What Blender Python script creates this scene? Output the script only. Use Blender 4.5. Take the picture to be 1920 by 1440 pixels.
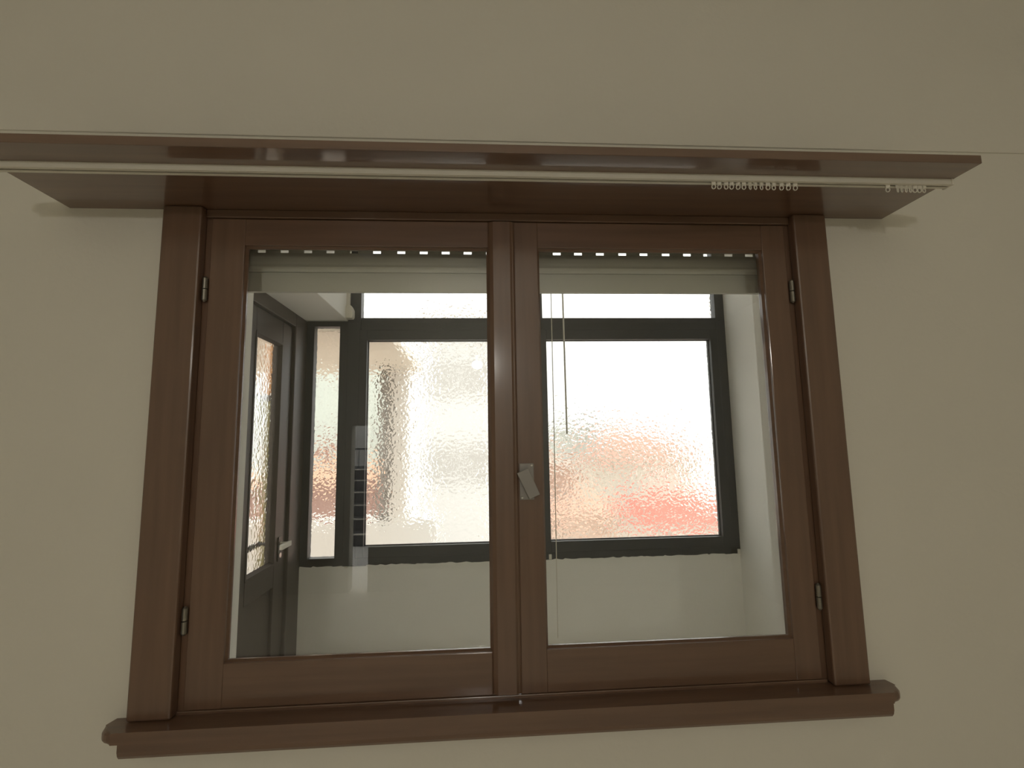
import bpy, bmesh, math, random
from mathutils import Vector, Matrix
random.seed(4)
for o in list(bpy.data.objects): bpy.data.objects.remove(o)
S = bpy.context.scene
C = S.collection

# ------------------------------------------------------------------ camera
CAM = Vector((0.6854, -1.0513, 1.4743)); PIT, YAW, ROL, FPX = 0.1184, 0.0639, -0.0164, 900.0
fw = Vector((math.sin(YAW)*math.cos(PIT), math.cos(YAW)*math.cos(PIT), math.sin(PIT)))
rt0 = Vector((math.cos(YAW), -math.sin(YAW), 0)); up0 = rt0.cross(fw)
rt = rt0*math.cos(ROL) + up0*math.sin(ROL); up = -rt0*math.sin(ROL) + up0*math.cos(ROL)
cd = bpy.data.cameras.new('camera'); cam = bpy.data.objects.new('camera', cd); C.objects.link(cam)
cd.sensor_width = 36; cd.lens = 36*FPX/1920; cd.clip_start = .02
m = Matrix.Identity(4)
for i in range(3): m[i][0] = rt[i]; m[i][1] = up[i]; m[i][2] = -fw[i]; m[i][3] = CAM[i]
cam.matrix_world = m; S.camera = cam
def at(u, v, y=None, z=None, x=None):
    d = fw + rt*((u-960)/FPX) + up*((720-v)/FPX)
    t = (y-CAM.y)/d.y if y is not None else ((z-CAM.z)/d.z if z is not None else (x-CAM.x)/d.x)
    return CAM + d*t

# ------------------------------------------------------------------ sky, exposure
SKY = 4.8
w = bpy.data.worlds.new('world'); S.world = w; w.use_nodes = True
wt = w.node_tree; bg = wt.nodes['Background']; bg.inputs[0].default_value = (1.0, .99, .98, 1)
# overcast sky: luminance (1 + 2 sin elevation) / 3 of the zenith
tcw = wt.nodes.new('ShaderNodeTexCoord'); sx = wt.nodes.new('ShaderNodeSeparateXYZ'); wt.links.new(tcw.outputs['Generated'], sx.inputs[0])
mx = wt.nodes.new('ShaderNodeMath'); mx.operation = 'MAXIMUM'; mx.inputs[1].default_value = 0; wt.links.new(sx.outputs[2], mx.inputs[0])
ma = wt.nodes.new('ShaderNodeMath'); ma.operation = 'MULTIPLY_ADD'; ma.inputs[1].default_value = SKY*2/3; ma.inputs[2].default_value = SKY/3
wt.links.new(mx.outputs[0], ma.inputs[0]); wt.links.new(ma.outputs[0], bg.inputs[1])
S.view_settings.view_transform = 'Standard'; S.view_settings.look = 'None'
S.view_settings.gamma = 1; S.view_settings.use_curve_mapping = False
S.view_settings.exposure = 0.0
S.cycles.max_bounces = 14; S.cycles.diffuse_bounces = 6; S.cycles.glossy_bounces = 6
S.cycles.transmission_bounces = 12; S.cycles.transparent_max_bounces = 16

# ------------------------------------------------------------------ materials
def mat(name, col, rough=.6, coat=0, coat_r=.2, metal=0, noise=None, bump=None, var=.25, stretch=(1,1,1), emit=None):
    M = bpy.data.materials.new(name); M.use_nodes = True; nt = M.node_tree; b = nt.nodes['Principled BSDF']
    b.inputs['Base Color'].default_value = (*col, 1); b.inputs['Roughness'].default_value = rough
    b.inputs['Metallic'].default_value = metal
    b.inputs['Coat Weight'].default_value = coat; b.inputs['Coat Roughness'].default_value = coat_r
    tc = nt.nodes.new('ShaderNodeTexCoord'); mp = nt.nodes.new('ShaderNodeMapping'); mp.inputs['Scale'].default_value = stretch
    nt.links.new(tc.outputs['Object'], mp.inputs[0])
    if noise:
        n = nt.nodes.new('ShaderNodeTexNoise'); n.inputs['Scale'].default_value = noise; n.inputs['Detail'].default_value = 5
        nt.links.new(mp.outputs[0], n.inputs[0])
        r = nt.nodes.new('ShaderNodeMix'); r.data_type = 'RGBA'
        r.inputs[6].default_value = (*[c*(1-var) for c in col], 1); r.inputs[7].default_value = (*[min(1, c*(1+var)) for c in col], 1)
        nt.links.new(n.outputs[0], r.inputs[0]); nt.links.new(r.outputs[2], b.inputs['Base Color'])
    if bump:
        n2 = nt.nodes.new('ShaderNodeTexNoise'); n2.inputs['Scale'].default_value = bump[0]; n2.inputs['Detail'].default_value = 4
        nt.links.new(mp.outputs[0], n2.inputs[0])
        bp = nt.nodes.new('ShaderNodeBump'); bp.inputs['Strength'].default_value = bump[1]; bp.inputs['Distance'].default_value = bump[2]
        nt.links.new(n2.outputs[0], bp.inputs['Height']); nt.links.new(bp.outputs[0], b.inputs['Normal'])
    if emit:
        b.inputs['Emission Color'].default_value = (*emit[0], 1); b.inputs['Emission Strength'].default_value = emit[1]
    return M
def wood(name, col, stretch):
    return mat(name, col, rough=.42, coat=.8, coat_r=.13, noise=6, var=.35, stretch=stretch, bump=(14, .12, .002))
WC = (.150, .084, .052)
M_WV = wood('varnished_wood_vertical', WC, (9, 9, .5)); M_WH = wood('varnished_wood_horizontal', WC, (.5, 9, 9))
M_BOARD = mat('glossy_varnished_board', WC, rough=.35, coat=1, coat_r=.07, noise=6, var=.35, stretch=(.5, 9, 9)); M_BOARD.node_tree.nodes['Principled BSDF'].inputs['Coat IOR'].default_value = 1.7
M_WALL = mat('plaster_wall', (.72, .70, .625), .9, noise=3, var=.03, bump=(90, .25, .003))
M_CEIL = mat('ceiling_paint', (.82, .79, .72), .9)
M_FLOOR = mat('floor_tile', (.82, .78, .70), .5, noise=5, var=.1)
M_VER = mat('veranda_paint', (.90, .885, .825), .85, noise=4, var=.03, bump=(60, .15, .003))
M_BLK = mat('dark_metal_paint', (.022, .025, .030), .45, noise=20, var=.12, bump=(25, .04, .001))
M_DOOR = mat('dark_door_wood', (.050, .037, .029), .45, coat=.15, coat_r=.3, noise=8, var=.25, stretch=(9, 9, .6), bump=(20, .1, .002))
M_PVC = mat('white_plastic', (.78, .75, .66), .45)
M_SHUT = mat('shutter_plastic', (.62, .61, .55), .55)
M_STEEL = mat('steel', (.62, .61, .58), .28, metal=1, noise=40, var=.1)
M_IRON = mat('dull_metal', (.26, .245, .21), .4, metal=.8)
M_GREYPL = mat('handle_grey', (.30, .285, .27), .35, coat=.3)
M_SEAL = mat('sealant', (.75, .68, .58), .6, bump=(60, .6, .004))

def flat_glass(name, ior=1.6):
    M = bpy.data.materials.new(name); M.use_nodes = True; nt = M.node_tree; nt.nodes.remove(nt.nodes['Principled BSDF'])
    t = nt.nodes.new('ShaderNodeBsdfTransparent'); t.inputs[0].default_value = (.96, .97, .955, 1)
    g = nt.nodes.new('ShaderNodeBsdfGlossy'); g.inputs['Roughness'].default_value = 0.0
    f = nt.nodes.new('ShaderNodeFresnel'); f.inputs[0].default_value = ior
    ge = nt.nodes.new('ShaderNodeNewGeometry'); mi = nt.nodes.new('ShaderNodeMapRange'); mi.inputs[3].default_value = ior; mi.inputs[4].default_value = 1/ior
    nt.links.new(ge.outputs['Backfacing'], mi.inputs[0]); nt.links.new(mi.outputs[0], f.inputs[0])      # same reflectance on both faces of the thin pane
    x = nt.nodes.new('ShaderNodeMixShader')
    nt.links.new(f.outputs[0], x.inputs[0]); nt.links.new(t.outputs[0], x.inputs[1]); nt.links.new(g.outputs[0], x.inputs[2])
    nt.links.new(x.outputs[0], nt.nodes['Material Output'].inputs[0]); return M
M_GLASS = flat_glass('window_glass')
def hammered(name, scale=62, strength=.32):
    M = bpy.data.materials.new(name); M.use_nodes = True; nt = M.node_tree; nt.nodes.remove(nt.nodes['Principled BSDF'])
    tc = nt.nodes.new('ShaderNodeTexCoord')
    nz = nt.nodes.new('ShaderNodeTexNoise'); nz.inputs['Scale'].default_value = 30; nt.links.new(tc.outputs['Object'], nz.inputs[0])
    ad = nt.nodes.new('ShaderNodeVectorMath'); ad.operation = 'MULTIPLY_ADD'; ad.inputs[1].default_value = (.02, .02, .02)
    nt.links.new(nz.outputs['Color'], ad.inputs[0]); nt.links.new(tc.outputs['Object'], ad.inputs[2])
    v = nt.nodes.new('ShaderNodeTexVoronoi'); v.feature = 'SMOOTH_F1'; v.inputs['Scale'].default_value = scale; v.inputs['Smoothness'].default_value = .6
    nt.links.new(ad.outputs[0], v.inputs['Vector'])
    bp = nt.nodes.new('ShaderNodeBump'); bp.inputs['Strength'].default_value = strength; bp.inputs['Distance'].default_value = .006
    nt.links.new(v.outputs['Distance'], bp.inputs['Height'])
    g = nt.nodes.new('ShaderNodeBsdfGlass'); g.inputs['IOR'].default_value = 1.48; g.inputs['Roughness'].default_value = .03; g.inputs['Color'].default_value = (.92, .92, .91, 1)
    nt.links.new(bp.outputs[0], g.inputs['Normal']); nt.links.new(g.outputs[0], nt.nodes['Material Output'].inputs[0]); return M
M_HAM = hammered('hammered_glass')

# ------------------------------------------------------------------ mesh helpers
def bbox(bm, x0, x1, y0, y1, z0, z1, bev=0, seg=2):
    vs = [bm.verts.new((x, y, z)) for x in (x0, x1) for y in (y0, y1) for z in (z0, z1)]
    idx = [(0,1,3,2), (4,6,7,5), (0,4,5,1), (2,3,7,6), (0,2,6,4), (1,5,7,3)]
    fs = [bm.faces.new([vs[i] for i in f]) for f in idx]
    if bev:
        es = list({e for f in fs for e in f.edges})
        bmesh.ops.bevel(bm, geom=es, offset=bev, segments=seg, affect='EDGES', profile=.5)
    return bm
def tube(bm, pts, r, n=10, closed=False, cap=True):
    P = [Vector(p) for p in pts]; rings = []
    N = len(P)
    for i, p in enumerate(P):
        a = P[(i-1) % N] if (i > 0 or closed) else P[i]; b = P[(i+1) % N] if (i < N-1 or closed) else P[i]
        d = (b-a).normalized(); u = d.orthogonal() if abs(d.z) > .9 else d.cross(Vector((0, 0, 1)))
        u = (d.cross(Vector((1, 0, 0))) if abs(d.x) < .9 else d.cross(Vector((0, 1, 0)))).normalized(); v = d.cross(u)
        rr = r[i] if isinstance(r, (list, tuple)) else r
        rings.append([bm.verts.new(p + u*rr*math.cos(2*math.pi*k/n) + v*rr*math.sin(2*math.pi*k/n)) for k in range(n)])
    for i in range(N if closed else N-1):
        A, B = rings[i], rings[(i+1) % N]
        for k in range(n): bm.faces.new((A[k], A[(k+1) % n], B[(k+1) % n], B[k]))
    if cap and not closed:
        bm.faces.new(rings[0][::-1]); bm.faces.new(rings[-1])
    return bm
def prism(bm, outline, axis, a, b, bev=0):
    """outline: 2D points; extruded along axis 0/1/2 from a to b"""
    def P(t, q):
        return {0: (t, q[0], q[1]), 1: (q[0], t, q[1]), 2: (q[0], q[1], t)}[axis]
    A = [bm.verts.new(P(a, q)) for q in outline]; B = [bm.verts.new(P(b, q)) for q in outline]; n = len(outline)
    fs = [bm.faces.new(A), bm.faces.new(B[::-1])]
    fs += [bm.faces.new((A[i], B[i], B[(i+1) % n], A[(i+1) % n])) for i in range(n)]
    if bev: bmesh.ops.bevel(bm, geom=list({e for f in fs for e in f.edges}), offset=bev, segments=2, affect='EDGES', profile=.5)
    return bm
def link(name, bm, m, parent=None, smooth=False, **k):
    bmesh.ops.recalc_face_normals(bm, faces=bm.faces)
    me = bpy.data.meshes.new(name); bm.to_mesh(me); bm.free(); me.materials.append(m)
    if smooth:
        for p in me.polygons: p.use_smooth = True
    o = bpy.data.objects.new(name, me); C.objects.link(o); o.parent = parent
    for kk, vv in k.items(): o[kk] = vv
    return o
def box(name, b, m, parent=None, bev=0, seg=2, **k): return link(name, bbox(bmesh.new(), *b, bev, seg), m, parent, **k)
def boxes(name, bs, m, parent=None, bev=0, **k):
    bm = bmesh.new()
    for b in bs: bbox(bm, *b, bev)
    return link(name, bm, m, parent, **k)
def empty(name, loc=(0, 0, 0), **k):
    o = bpy.data.objects.new(name, None); o.empty_display_size = .05; C.objects.link(o); o['_b'] = 1; del o['_b']
    o.location = loc
    for kk, vv in k.items(): o[kk] = vv
    return o
ST = dict(kind='structure')

# ------------------------------------------------------------------ room shell
RX0, RX1, RY, RZ = -1.7, 3.3, -4.0, 2.75
box('floor', (RX0-.15, RX1+.15, RY-.15, .2, -.1, 0), M_FLOOR, **ST)
box('ceiling', (RX0-.15, RX1+.15, RY-.15, .2, RZ, RZ+.1), M_CEIL, **ST)
box('wall_left', (RX0-.15, RX0, RY, 0, 0, RZ), M_WALL, **ST)
box('wall_right', (RX1, RX1+.15, RY, 0, 0, RZ), M_WALL, **ST)
BX0, BX1, BZ0, BZ1 = -.66, -.47, .0, 1.66                      # slot opening in the back wall
boxes('wall_back', [(RX0-.15, BX0, RY-.15, RY, 0, RZ), (BX1, RX1+.15, RY-.15, RY, 0, RZ), (BX0, BX1, RY-.15, RY, BZ1, RZ)], M_WALL, **ST)
# window wall: room face y=0, veranda face y=.2; stepped opening
T = .2; OX0, OX1, OZ0, OZ1 = .096, 1.437, .93, 2.03
IX0, IX1 = .06, 1.46
wf = boxes('wall_front', [
    (RX0-.15, IX0, 0, .07, 0, RZ), (IX1, RX1+.15, 0, .07, 0, RZ), (IX0, IX1, 0, .07, 0, .93), (IX0, IX1, 0, .07, 1.996, RZ)], M_WALL, **ST)
boxes('outer_leaf', [(RX0-.15, OX0, .07, T, 0, RZ), (OX1, RX1+.15, .07, T, 0, RZ), (OX0, OX1, .07, T, 0, OZ0), (OX0, OX1, .07, T, OZ1, RZ)], M_VER, wf)
PB = 1.9946                                                     # underside of the curtain board
box('plaster_band', (RX0, RX1, -.004, .001, at(1880, 288, y=0).z, RZ), M_WALL, wf, bev=.002)

# ------------------------------------------------------------------ wooden window
W1 = empty('window_1', (.75, 0, .95), label='dark brown varnished wooden casement window with two sashes', **ST)
def part(name, b, m, parent=W1, bev=.002, **k):
    o = box(name, b, m, parent, bev, **k); return fixp(o)
def fixp(o):
    # keep world-space mesh coordinates under a moved parent
    if o.parent is not None:
        loc = Vector((0, 0, 0)); p = o.parent
        while p is not None: loc += p.location; p = p.parent
        o.location = -loc
        # nested parents carry their own offset
    return o
ZB, ZT = .952, PB
# casing boards (face y=-.02)
part('casing_board', (0, .082, -.02, .004, ZB, ZT), M_WV, bev=.004)
part('casing_board', (1.42, 1.5, -.02, .004, ZB, ZT), M_WV, bev=.004)
# fixed frame behind
part('frame_jamb', (.062, .101, .004, .066, ZB, ZT), M_WV)
part('frame_jamb', (1.401, 1.458, .004, .066, ZB, ZT), M_WV)
part('frame_head', (.082, 1.42, -.004, .066, 1.976, ZT), M_WH)
part('frame_sill', (.08, 1.42, .0, .066, .93, .957), M_WH)
# sashes: stiles and rails, face y=0
def sash(x0, x1, ga, gb):
    zt, zb, g1, g0, L, gy = 1.975, .958, 1.914, 1.042, .014, .016                  # L: lip width, glass sits behind the lip
    def member(n, outline, axis, a, b, m, par):
        bm = prism(bmesh.new(), outline, axis, a, b, bev=.0015); return fixp(link(n, bm, m, par))
    s = member('sash', [(x0, 0), (ga, 0), (ga, gy), (ga-L, gy), (ga-L, .052), (x0, .052)], 2, zb, zt, M_WV, W1)
    member('stile', [(x1, 0), (gb, 0), (gb, gy), (gb+L, gy), (gb+L, .052), (x1, .052)], 2, zb, zt, M_WV, s)
    member('top_rail', [(.0006, zt), (.0006, g1), (gy, g1), (gy, g1+L), (.0514, g1+L), (.0514, zt)], 0, ga-.0005, gb+.0005, M_WH, s)
    member('bottom_rail', [(.0006, zb), (.0006, g0), (gy, g0), (gy, g0-L), (.0514, g0-L), (.0514, zb)], 0, ga-.0005, gb+.0005, M_WH, s)
    bm = bmesh.new(); e = .004                                                       # slim bead on the room side
    for x, k in ((ga, 1), (gb, -1)): prism(bm, [(x, .006), (x+k*e, .011), (x+k*e, gy), (x, gy)], 2, g0, g1)
    for z, k in ((g0, 1), (g1, -1)): prism(bm, [(.006, z), (.011, z+k*e), (gy, z+k*e), (gy, z)], 0, ga, gb)
    fixp(link('glazing_bead', bm, M_WH, s))
    fixp(box('glass_pane', (ga-.01, gb+.01, gy, gy+.003, g0-.01, g1+.01), M_GLASS, s))
    bm = bmesh.new()
    for x in (ga-L, gb+L-.005): bbox(bm, x, x+.005, gy+.003, gy+.008, g0-L, g1+L)
    fixp(link('sealant_line', bm, M_SEAL, s))
    return s
sl = sash(.094, .757, .166, .703); sr = sash(.762, 1.408, .8165, 1.351)
# cover strip (astragal) on the left meeting stile
bm = bmesh.new(); prism(bm, [(.703, 0), (.706, -.004), (.714, -.009), (.752, -.009), (.757, -.0065), (.7585, -.0065), (.762, -.004), (.762, 0)], 2, .962, 1.972)
fixp(link('cover_strip', bm, M_WV, W1))
# hinges: two pins on each side
for x, z in ((.089, 1.812), (.089, 1.128), (1.413, 1.812), (1.413, 1.128)):
    bm = bmesh.new(); tube(bm, [(x, -.004, z-.024), (x, -.004, z-.001)], .0055, 12); tube(bm, [(x, -.004, z+.001), (x, -.004, z+.024)], .0055, 12)
    tube(bm, [(x, -.004, z+.024), (x, -.004, z+.028)], [.0055, .002], 12); tube(bm, [(x, -.004, z-.028), (x, -.004, z-.024)], [.002, .0055], 12)
    bbox(bm, x-.0015, x+.0015, -.003, .008, z-.022, z+.022)
    fixp(link('hinge', bm, M_IRON, W1, label='small metal pin hinge'))
# handle: plate with slanted flat lever
h = part('handle_plate', (.7655, .7965, -.0055, .001, 1.349, 1.426), M_GREYPL, bev=.0015, label='grey metal window handle plate')
bm = bmesh.new()
a = math.radians(-30); hx, hz = .7835, 1.384
def R(p): return (hx + p[0]*math.cos(a) + p[1]*math.sin(a)*-1, hz + p[0]*math.sin(a)*1 + p[1]*math.cos(a))
a = math.radians(24)
prism(bm, [R(p) for p in ((-.0125, -.031), (.0125, -.031), (.0135, .030), (-.0135, .030))], 1, -.017, -.009, bev=.0015)
fixp(link('lever', bm, M_GREYPL, h))
bm = bmesh.new(); tube(bm, [(hx, -.010, hz), (hx, -.004, hz)], .010, 16); fixp(link('spindle', bm, M_STEEL, h))
for sx, sz in ((.770, 1.3535), (.792, 1.4215)):
    bm = bmesh.new(); tube(bm, [(sx, -.0072, sz), (sx, -.005, sz)], [.002, .0034], 10); fixp(link('screw', bm, M_STEEL, h))
# stool with bull nose and apron moulding
def rounded_plan(x0, x1, y0, y1, r, n=6):
    pts = [(x0, y1)]
    for k in range(n+1):
        t = math.pi + k/n*math.pi/2; pts.append((x0+r + r*math.cos(t), y0+r + r*math.sin(t)))
    for k in range(n+1):
        t = 1.5*math.pi + k/n*math.pi/2; pts.append((x1-r + r*math.cos(t), y0+r + r*math.sin(t)))
    pts.append((x1, y1)); return pts
bm = bmesh.new(); prism(bm, rounded_plan(-.033, 1.551, -.052, .012, .03), 2, .930, .951)
es = [e for e in bm.edges if abs(e.verts[0].co.z - e.verts[1].co.z) < 1e-6 and not (e.verts[0].co.y > .01 and e.verts[1].co.y > .01)]
bmesh.ops.bevel(bm, geom=es, offset=.0075, segments=4, affect='EDGES', profile=.5)
fixp(link('window_stool', bm, M_WH, W1))
bm = bmesh.new(); prism(bm, [(.004, .931), (-.043, .931), (-.043, .912), (-.041, .904), (-.037, .898), (.004, .898)], 0, .004, 1.526); fixp(link('apron', bm, M_WH, W1))

# ------------------------------------------------------------------ curtain board, rail, gliders
XR = 1.659
bm = bbox(bmesh.new(), -.208, XR, -.236, .002, PB, PB+.017, .0015)
link('curtain_board', bm, M_BOARD, label='long dark brown varnished board fixed above the window', category='board')
RYC = -.170
rail = empty('curtain_rail', (.72, RYC, PB), label='slim white curtain rail screwed under the dark board', category='rail')
def rp(n, bs, m, bev=0):
    bm = bmesh.new()
    for b in bs: bbox(bm, *b, bev)
    return fixp(link(n, bm, m, rail))
X0, X1 = -.206, 1.652
rp('track', [(X0, X1, RYC-.0095, RYC+.0095, PB-.003, PB), (X0, X1, RYC-.0095, RYC-.007, PB-.010, PB-.003), (X0, X1, RYC+.007, RYC+.0095, PB-.010, PB-.003)], M_PVC)
rp('lip', [(X0, X1, RYC-.0095, RYC-.0025, PB-.0115, PB-.010)], M_PVC); rp('lip', [(X0, X1, RYC+.0025, RYC+.0095, PB-.0115, PB-.010)], M_PVC)
rp('end_cap', [(X1, X1+.004, RYC-.011, RYC+.011, PB-.013, PB)], M_PVC); rp('end_cap', [(X0-.004, X0, RYC-.011, RYC+.011, PB-.013, PB)], M_PVC)
# one glider: slider body, neck, eyelet
def glider():
    g = empty('curtain_glider', (0, 0, 0))
    b = bbox(bmesh.new(), -.0038, .0038, -.002, .002, -.006, .002); link('slider', b, M_PVC, g)
    bm = bmesh.new(); tube(bm, [(.0036*math.cos(t), 0, -.0095+.0046*math.sin(t)) for t in [2*math.pi*k/12 for k in range(12)]], .0012, 6, closed=True); link('eyelet', bm, M_PVC, g, smooth=True)
    return g
G0 = glider(); first = True
def put_glider(px, lab, grp):
    global first
    q = at(px, 330 + (px-1280)*.012, z=PB-.008)
    if first: g = G0; first = False
    else:
        g = G0.copy(); C.objects.link(g)
        for ch in G0.children:
            c = ch.copy(); C.objects.link(c); c.parent = g
    g.location = (q.x, RYC, PB-.011); g.rotation_euler.z = random.uniform(-.6, .6)
    g['label'] = lab; g['category'] = 'curtain glider'; g['group'] = grp
for i, u in enumerate((207, 242, 283, 317, 357, 392, 430, 463, 500, 540, 575, 623, 665, 708)):
    put_glider(1280+u/3.2, *(('small white curtain glider in the long bunch on the rail above the right sash', 'long bunch of curtain gliders above the right sash') if i < 11 else ('small white curtain glider in the trio set just apart from the long bunch', 'trio of curtain gliders beside the long bunch')))
for i, u in enumerate((1278, 1340, 1365, 1392, 1418, 1446, 1474, 1502)):
    put_glider(1280+u/3.2, *(('small white curtain glider parked tightly against the rail end past the casing', 'curtain gliders parked at the rail end') if i else ('lone small white curtain glider next to the cluster at the rail end', 'lone curtain glider')))

# ------------------------------------------------------------------ roller shutter between sash and reveal
SY = .12
sh = empty('roller_shutter', (.766, SY, 1.845), label='rolled up grey roller shutter, lowest slats showing behind the glass', category='roller shutter')
def slat(x0, x1, z0, z1, bow=.004, ridge=False):
    n = 8; f = []
    for k in range(n+1):
        t = k/n; f.append((SY-.005-bow*math.sin(math.pi*t), z0+(z1-z0)*t))
    if ridge: f[2] = (f[2][0]-.002, f[2][1])
    return f + [(SY+.006, z1), (SY+.006, z0)]
SX0, SX1 = OX0+.002, OX1-.002
bm = bmesh.new(); prism(bm, slat(0, 0, 1.845, 1.8925, .0015), 0, SX0, SX1); fixp(link('end_slat', bm, M_SHUT, sh))
bm = bmesh.new(); prism(bm, slat(0, 0, 1.8945, 1.943, .004, True), 0, SX0, SX1); bbox(bm, SX0, SX1, SY-.001, SY+.001, 1.892, 1.896); fixp(link('slat', bm, M_SHUT, sh))
bm = bmesh.new(); prism(bm, slat(0, 0, 1.9535, 2.0, .004), 0, SX0, SX1); fixp(link('slat', bm, M_SHUT, sh))
bm = bmesh.new(); prism(bm, slat(0, 0, 2.0, 2.05, .004), 0, SX0, SX1); fixp(link('slat', bm, M_SHUT, sh))
# webbing strip with light slots
gap = [(at(u, 474, y=SY).x, at(u+15, 474, y=SY).x) for u in [440+z/3.692 for z in (162, 320, 482, 637, 800, 958, 1126, 1281, 1433, 1585, 1740)]]
gap += [(at(u, 476, y=SY).x, at(u+15, 476, y=SY).x) for u in [960+z/3.692 for z in (282, 429, 580, 735, 882, 1035, 1182, 1322, 1467, 1609)]]
xx = SX0
for a_, b_ in gap + [(SX1, SX1)]:
    fixp(box('web_tab', (xx, a_, SY-.002, SY+.002, 1.942, 1.9545), M_SHUT, sh)); xx = b_

# cord and wand hanging in the reveal
bc = empty('blind_controls', (.9, .165, 2.03), label='thin pull cord and short pale wand hanging behind the right pane', category='blind cord')
p = at(1036, 700, y=.165)
bm = bmesh.new(); tube(bm, [(p.x+.002, .165, 2.03), (p.x, .165, 1.5), (p.x-.004, .165, 1.0)], .0012, 6)
fixp(link('pull_cord', bm, M_PVC, bc))
p = at(1059, 700, y=.165)
bm = bmesh.new(); tube(bm, [(p.x, .165, 2.03), (p.x+.001, .165, 1.49)], .0022, 8)
fixp(link('wand', bm, mat('clear_wand', (.8, .78, .72), .3), bc))

# ------------------------------------------------------------------ veranda shell
D, VX0, VX1, VZ = 1.45, -.225, 2.019, 2.7
FZB, BEAM = .878, 2.109
box('floor_veranda', (VX0-.1, VX1+.15, T, D+.15, -.1, 0), mat('veranda_tiles', (.74, .70, .63), .5, noise=6, var=.1), **ST)
box('ceiling_veranda', (VX0-.1, VX1+.15, T, D+.15, VZ, VZ+.1), M_VER, **ST)
box('wall_veranda_right', (VX1, VX1+.15, T, D+.15, 0, VZ), M_VER, **ST)
bm = bmesh.new(); bbox(bm, VX0-.02, VX1, D, D+.12, 0, FZB); wp = link('wall_parapet', bm, M_VER, **ST)
boxes('wall_veranda_left', [(VX0-.1, VX0, T, .72, 0, VZ), (VX0-.1, VX0, .72, D+.12, BEAM, VZ)], M_VER, **ST)
box('ceiling_beam', (VX0, -.004, T, D, BEAM, VZ), M_VER, bev=.003, label='white boxed beam running above the brown side door', **ST)
# ragged plaster edge lapping onto the metal frame
def ragged(name, x0, x1, z, up_, par):
    pts = []; x = x0
    while x < x1: pts.append((x, z + up_*random.choice((.001, .002, .003, .0045, .0065)))); x += random.uniform(.008, .03)
    pts.append((x1, z+up_*.002)); pts += [(x1, z-up_*.006), (x0, z-up_*.006)]
    link(name, prism(bmesh.new(), pts, 1, D-.0085, D+.002), M_VER, par)
ragged('plaster_edge', .11, VX1-.002, FZB-.003, 1, wp); ragged('plaster_edge', -.21, .02, FZB-.003, 1, wp)
# ------------------------------------------------------------------ dark metal glazing of the veranda
W2 = empty('window_2', (1.0, D, FZB), label='dark metal veranda glazing with hammered glass panes', **ST)
def g(name, b, m=M_BLK, bev=.0015, parent=W2, **k): return fixp(box(name, b, m, parent, bev, **k))
Y0, Y1 = D-.005, D+.045
g('bottom_rail', (-.218, VX1, Y0, Y1, FZB-.003, .915)); g('corner_post', (-.004, .062, Y0-.01, Y1, FZB, VZ)); g('side_post', (1.968, VX1, Y0, Y1, FZB, VZ))
g('mullion', (.955, 1.014, Y0, Y1, .915, VZ)); g('transom_bar', (.062, 1.968, Y0, Y1, 2.058, 2.127)); g('head_bar', (.062, 1.968, Y0, Y1, 2.63, VZ))
def pane(x0, x1, z0, z1, par, y=D+.02):
    return g('glass_pane', (x0, x1, y, y+.005, z0, z1), M_HAM, 0, par)
# narrow fixed light
nf = boxes('narrow_frame', [(-.218, -.176, Y0, Y1, .915, BEAM), (-.046, -.004, Y0, Y1, .915, BEAM), (-.176, -.046, Y0, Y1, 2.081, BEAM), (-.176, -.046, Y0, Y1, .89, .9155)], M_BLK, W2); fixp(nf)
pane(-.177, -.045, .896, 2.082, nf)
# opening sashes
def msash(x0, x1, ga, gb):
    z0, z1, g0, g1 = .915, 2.06, .967, 2.007
    s = boxes('metal_sash', [(x0, ga, Y0-.012, Y1-.005, z0, z1), (gb, x1, Y0-.012, Y1-.005, z0, z1), (ga, gb, Y0-.012, Y1-.005, z0, g0), (ga, gb, Y0-.012, Y1-.005, g1, z1)], M_BLK, W2, bev=.002); fixp(s)
    bm = bmesh.new()
    bbox(bm, ga, ga+.004, D+.012, D+.02, g0, g1); bbox(bm, gb-.004, gb, D+.012, D+.02, g0, g1)
    bbox(bm, ga, gb, D+.012, D+.02, g0, g0+.004); bbox(bm, ga, gb, D+.012, D+.02, g1-.004, g1)
    fixp(link('bead', bm, M_BLK, s)); pane(ga, gb, g0, g1, s)
    return s
msash(.056, .982, .0957, .935); msash(.985, 1.974, 1.0298, 1.927)
pane(.056, .958, 2.125, 2.635, W2); pane(1.010, 1.972, 2.125, 2.635, W2)
for u, v in ((648, 1060), (1032, 1044), (1386, 1034)):
    q = at(u, v, y=D-.01); g('corner_clip', (q.x-.007, q.x+.007, D-.012, D-.004, q.z-.012, q.z+.012), M_PVC, .001)

# cable box and trunking on the beam
cb = empty('cable_box', (-.004, 1.405, 2.11), label='small white plastic cable box at the end of the ceiling beam', category='cable box')
bm = bmesh.new(); prism(bm, [(-.006, 2.112), (.026, 2.112), (.032, 2.122), (.032, 2.158), (.022, 2.178), (-.006, 2.178)], 1, 1.385, 1.428, bev=.002); fixp(link('cover', bm, M_PVC, cb))
fixp(box('trunking', (-.006, .012, 1.398, 1.416, 2.178, VZ), M_PVC, cb, .001))

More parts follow.
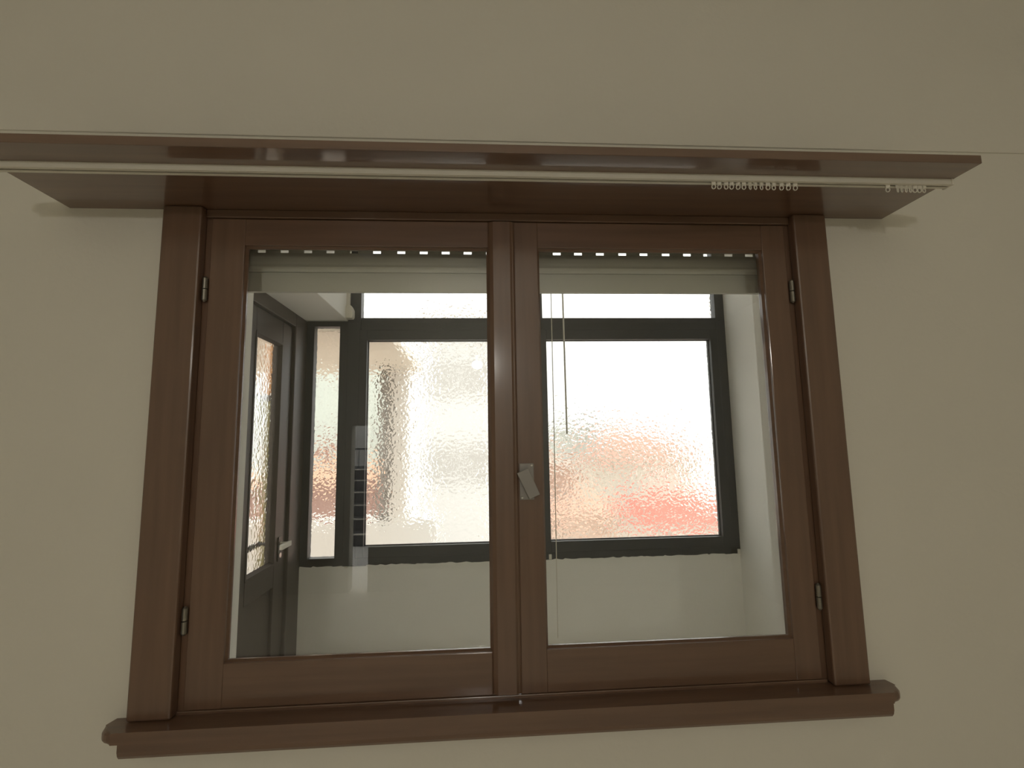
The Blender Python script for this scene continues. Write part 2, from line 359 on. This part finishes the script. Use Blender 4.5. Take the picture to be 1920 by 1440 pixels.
# ------------------------------------------------------------------ side door of the veranda (plane x = VX0)
DX = VX0
dr = empty('door_1', (DX, 1.05, 0), label='dark brown wooden side door with glazed panel and lever handle', **ST)
def d(n, b, m=M_DOOR, bev=.003, parent=dr, **k): return fixp(box(n, b, m, parent, bev, **k))
d('door_frame', (DX-.06, DX+.012, 1.30, D, 0, BEAM), bev=.004); d('door_frame', (DX-.06, DX+.012, .705, .765, 0, BEAM)); d('frame_head', (DX-.06, DX+.012, .765, 1.30, 2.045, BEAM))
LX0, LX1 = DX-.05, DX-.002
GY0, GY1, GZ0, GZ1 = .925, 1.185, .955, 1.937
d('stile', (LX0, LX1, .768, GY0, .01, 2.04)); d('stile', (LX0, LX1, GY1, 1.297, .01, 2.04))
d('top_rail', (LX0, LX1, GY0, GY1, GZ1, 2.04)); d('mid_rail', (LX0, LX1, GY0, GY1, .86, GZ0)); d('bottom_rail', (LX0, LX1, GY0, GY1, .01, .16))
d('lower_panel', (LX0+.012, LX1-.012, GY0-.005, GY1+.005, .15, .87), bev=.006)
bm = bmesh.new()
for z, s_ in ((GZ0, 1), (GZ1, -1)): prism(bm, [(LX1+.003, z-.004*s_), (LX1+.003, z+.006*s_), (LX1-.014, z+.016*s_), (LX1-.014, z-.004*s_)], 1, GY0, GY1)
for y, s_ in ((GY0, 1), (GY1, -1)): prism(bm, [(LX1+.003, y-.004*s_), (LX1+.003, y+.006*s_), (LX1-.014, y+.016*s_), (LX1-.014, y-.004*s_)], 2, GZ0, GZ1)
fixp(link('moulding', bm, M_DOOR, dr))
d('glass_pane', (LX1-.028, LX1-.023, GY0, GY1, GZ0, GZ1), hammered('hammered_door_glass', 55, .12), 0)
HZ = 1.035
lv = d('lever_plate', (LX1, LX1+.005, 1.215, 1.25, HZ-.075, HZ+.03), M_DOOR, .001)
bm = bmesh.new(); tube(bm, [(LX1, 1.232, HZ), (LX1+.045, 1.232, HZ)], .008, 10); bbox(bm, LX1+.038, LX1+.052, 1.14, 1.242, HZ-.011, HZ+.011, .003); fixp(link('lever', bm, M_PVC, lv, label='pale lever handle'))
bm = bmesh.new(); tube(bm, [(LX1+.004, 1.232, HZ-.05), (LX1+.008, 1.232, HZ-.05)], .011, 14); fixp(link('lock_cylinder', bm, M_STEEL, lv))
bm = bmesh.new(); tube(bm, [(LX0, 1.232, HZ), (LX0-.045, 1.232, HZ)], .008, 10); bbox(bm, LX0-.052, LX0-.038, 1.09, 1.242, HZ-.011, HZ+.011, .003); fixp(link('lever', bm, M_BLK, lv, label='dark lever handle'))

# ------------------------------------------------------------------ outside: covered balcony, street, houses
M_OUT = mat('outside_render', (.86, .82, .77), .9, noise=2, var=.04)
M_WHT = mat('outside_white', (.86, .85, .82), .9)
q = at(785, 695, y=3.1)
box('balcony_floor', (-3.2, q.x+.1, D+.16, 3.2, -.2, -.02), mat('balcony_tiles', (.5, .36, .28), .7, noise=5, var=.15), label='tiled balcony floor beyond the narrow pane', category='floor')
box('balcony_side_floor', (-3.2, VX0-.11, -.3, D+.16, -.2, -.02), mat('balcony_tiles_side', (.5, .36, .28), .7, noise=5, var=.15), label='tiled balcony floor outside the brown side door', category='floor')
box('roof_overhang', (-3.2, q.x, D+.16, 3.25, q.z, q.z+.06), mat('soffit', (.70, .62, .52), .9, noise=4, var=.08), bev=.005, label='beige balcony roof slab over the pillar', category='roof')
pl, pr = at(732, 850, y=3.0), at(764, 850, y=3.0); pz = at(740, 975, y=2.95).z
box('balcony_pillar', (pl.x, pr.x, 2.98, 3.16, pz-.005, q.z+.005), M_OUT, bev=.006, label='grey balcony pillar standing on the white parapet', category='pillar')
pp = at(721, 850, y=3.02)
bm = bmesh.new(); tube(bm, [(pp.x, 3.03, pz-.005), (pp.x, 3.03, q.z+.005)], .048, 16); link('downpipe', bm, mat('pipe_grey', (.36, .34, .32), .6), smooth=True, label='grey downpipe beside the balcony pillar', category='pipe')
bm = bbox(bmesh.new(), -3.2, pr.x+.25, 2.95, 3.18, -.2, pz, .006); link('balcony_parapet', bm, M_WHT, label='white balcony parapet under the grey pillar', category='parapet')
# wooden shutter leaf folded open outside the door
sl_ = empty('door_shutter', (LX0-.3, 1.6, 0), label='orange brown wooden shutter leaf outside the side door', category='shutter')
M_OR = mat('orange_wood', (.55, .27, .10), .5, noise=6, var=.2, stretch=(6, 6, .6))
SA, SB, SZ = at(497, 690, y=1.6).x, at(522, 690, y=1.6).x, at(515, 742, y=1.6).z
fixp(box('panel', (SA, SB, 1.6, 1.63, SZ, 2.02), M_OR, sl_, .003)); fixp(box('panel', (SA, SB, 1.6, 1.63, -.02, SZ-.02), mat('olive_wood', (.26, .23, .10), .6, noise=6, var=.2), sl_, .003)); fixp(box('batten', (SA, SB, 1.595, 1.635, SZ-.025, SZ+.005), M_DOOR, sl_, .002))

box('street_ground', (-60, 80, 4, 140, -4.3, -4.0), mat('street', (.55, .52, .48), .9, noise=.4, var=.15), **ST)
M_HW = mat('house_shutters', (.50, .48, .45), .6)
def house(name, lab, px0, px1, v_eave, v_ridge, y, depth, wallc, roofc, base=-4.0, hip=True, ridge_axis=0):
    a_, b_ = at(px0, v_eave, y=y), at(px1, v_eave, y=y); r_ = at((px0+px1)/2, v_ridge, y=y+depth/2)
    x0, x1, ze = a_.x, b_.x, (a_.z+b_.z)/2; zr = max(r_.z, ze+.15)
    h = empty(name, ((x0+x1)/2, y+depth/2, base), label=lab, category='house')
    fixp(box('walls', (x0, x1, y, y+depth, base, ze), mat(name+'_wall', wallc, .9, noise=.6, var=.06), h))
    bm = bmesh.new(); o = .35
    v0 = [bm.verts.new(c) for c in ((x0-o, y-o, ze), (x1+o, y-o, ze), (x1+o, y+depth+o, ze), (x0-o, y+depth+o, ze))]
    i = min((x1-x0)*.3, depth*.5) if hip else 0
    t0 = bm.verts.new((x0-o+i, y+depth/2, zr)); t1 = bm.verts.new((x1+o-i, y+depth/2, zr))
    for f in ((v0[0], v0[1], t1, t0), (v0[1], v0[2], t1), (v0[2], v0[3], t0, t1), (v0[3], v0[0], t0), (v0[3], v0[2], v0[1], v0[0])): bm.faces.new(f)
    rf = link('roof', bm, mat(name+'_roof', roofc, .85, noise=3, var=.15), h); fixp(rf)
    cx = x0 + (x1-x0)*.3
    fixp(box('chimney', (cx, cx+.6, y+depth*.5, y+depth*.5+.6, ze, zr+.7), mat(name+'_chimney', wallc, .9), h))
    n = max(2, int((x1-x0)/2.2))
    for k in range(n):
        wx = x0 + (k+.5)*(x1-x0)/n
        for wz in (ze-1.8, ze-4.6):
            if wz > base+.3: fixp(box('house_window', (wx-.45, wx+.45, y-.03, y+.05, wz-.6, wz+.6), M_HW, h))
    return h
house('house', 'cream house with faded terracotta roof seen through the right hammered pane', 1130, 1290, 862, 818, 26, 7, (.62, .56, .48), (.46, .25, .19))
house('house', 'low house with vivid red roof seen through the right hammered pane', 1238, 1400, 980, 930, 10.5, 4, (.70, .62, .54), (.58, .15, .11))
house('house', 'orange brown house behind the meeting stiles of the window', 985, 1082, 872, 855, 21.6, 3, (.55, .40, .32), (.48, .36, .30))
house('house', 'grey flat house standing behind the orange brown house', 1040, 1120, 806, 800, 36, 8, (.50, .52, .48), (.5, .5, .48))
house('house', 'long pinkish low house below the grey house', 1040, 1215, 965, 935, 16.2, 4, (.72, .56, .46), (.60, .34, .25))
house('house', 'tall white apartment house behind the left hammered pane', 800, 925, 610, 600, 15, 8, (.68, .67, .65), (.6, .56, .5))
house('house', 'tan brick house beyond the balcony and narrow pane', 440, 690, 905, 868, 13, 6, (.36, .22, .18), (.46, .29, .19))
house('house', 'tall pale grey green house behind the narrow pane and downpipe', 500, 714, 640, 625, 22, 7, (.60, .64, .58), (.5, .48, .45))

# ------------------------------------------------------------------ things behind the camera: pendant lamp, stair hall seen through the slot
lp = at(895, 685, y=2.9+.06); LP = Vector((lp.x, -2.9, lp.z))
pd = empty('pendant_lamp_offscreen', (LP.x, LP.y, RZ), label='pendant lamp with glowing opal bulb hanging from the ceiling', category='lamp')
bm = bmesh.new(); bmesh.ops.create_uvsphere(bm, u_segments=20, v_segments=12, radius=.045, matrix=Matrix.Translation(LP) @ Matrix.Diagonal((1, 1, .8, 1)))
fixp(link('bulb_offscreen', bm, mat('lamp_glow', (1, 1, 1), emit=((1, .95, .86), 385)), pd, smooth=True))
bm = bmesh.new(); tube(bm, [LP+Vector((0, 0, .032)), LP+Vector((0, 0, .09))], .02, 14); fixp(link('socket', bm, M_PVC, pd))
bm = bmesh.new(); tube(bm, [LP+Vector((0, 0, .085)), (LP.x, LP.y, RZ-.02)], .003, 8); fixp(link('cable', bm, M_PVC, pd))
bm = bmesh.new(); tube(bm, [(LP.x, LP.y, RZ-.03), (LP.x, LP.y, RZ)], [.03, .05], 16); fixp(link('ceiling_rose', bm, M_PVC, pd))
box('floor_hall', (-2.2, .6, -9, RY-.15, -.1, 0), mat('hall_tiles', (.8, .78, .74), .5), **ST)
boxes('wall_hall', [(-2.3, .7, -9.1, -9, 0, 4), (-2.3, -2.2, -9, RY-.15, 0, 4), (.6, .7, -9, RY-.15, 0, 4)], M_WHT, **ST)
sc_ = empty('staircase', (-.9, -6.2, 0), label='dark stair flight with pale nosings in the hall behind', category='stairs')
M_STEP = mat('dark_stone', (.06, .055, .055), .5)
for k in range(6):
    y = -6.2-.3*k; z = .17*(k+1)
    s = box('step', (-2.19, .59, y-.3-(0 if k < 5 else .98), y, 0 if k == 0 else z-.17, z), M_STEP, sc_); fixp(s)
    fixp(box('nosing', (-2.19, .59, y-.03, y+.01, z-.012, z+.006), M_PVC, s))
rl = empty('stair_railing', (-.9, -8.2, 1.02), label='black bar railing on the landing above the stairs', category='railing')
fixp(boxes('bars', [(-2.18+.11*k, -2.17+.11*k, -8.2, -8.19, 1.0265, 1.36) for k in range(25)], M_BLK, rl)); fixp(box('handrail', (-2.19, .59, -8.22, -8.17, 1.36, 1.39), M_BLK, rl))
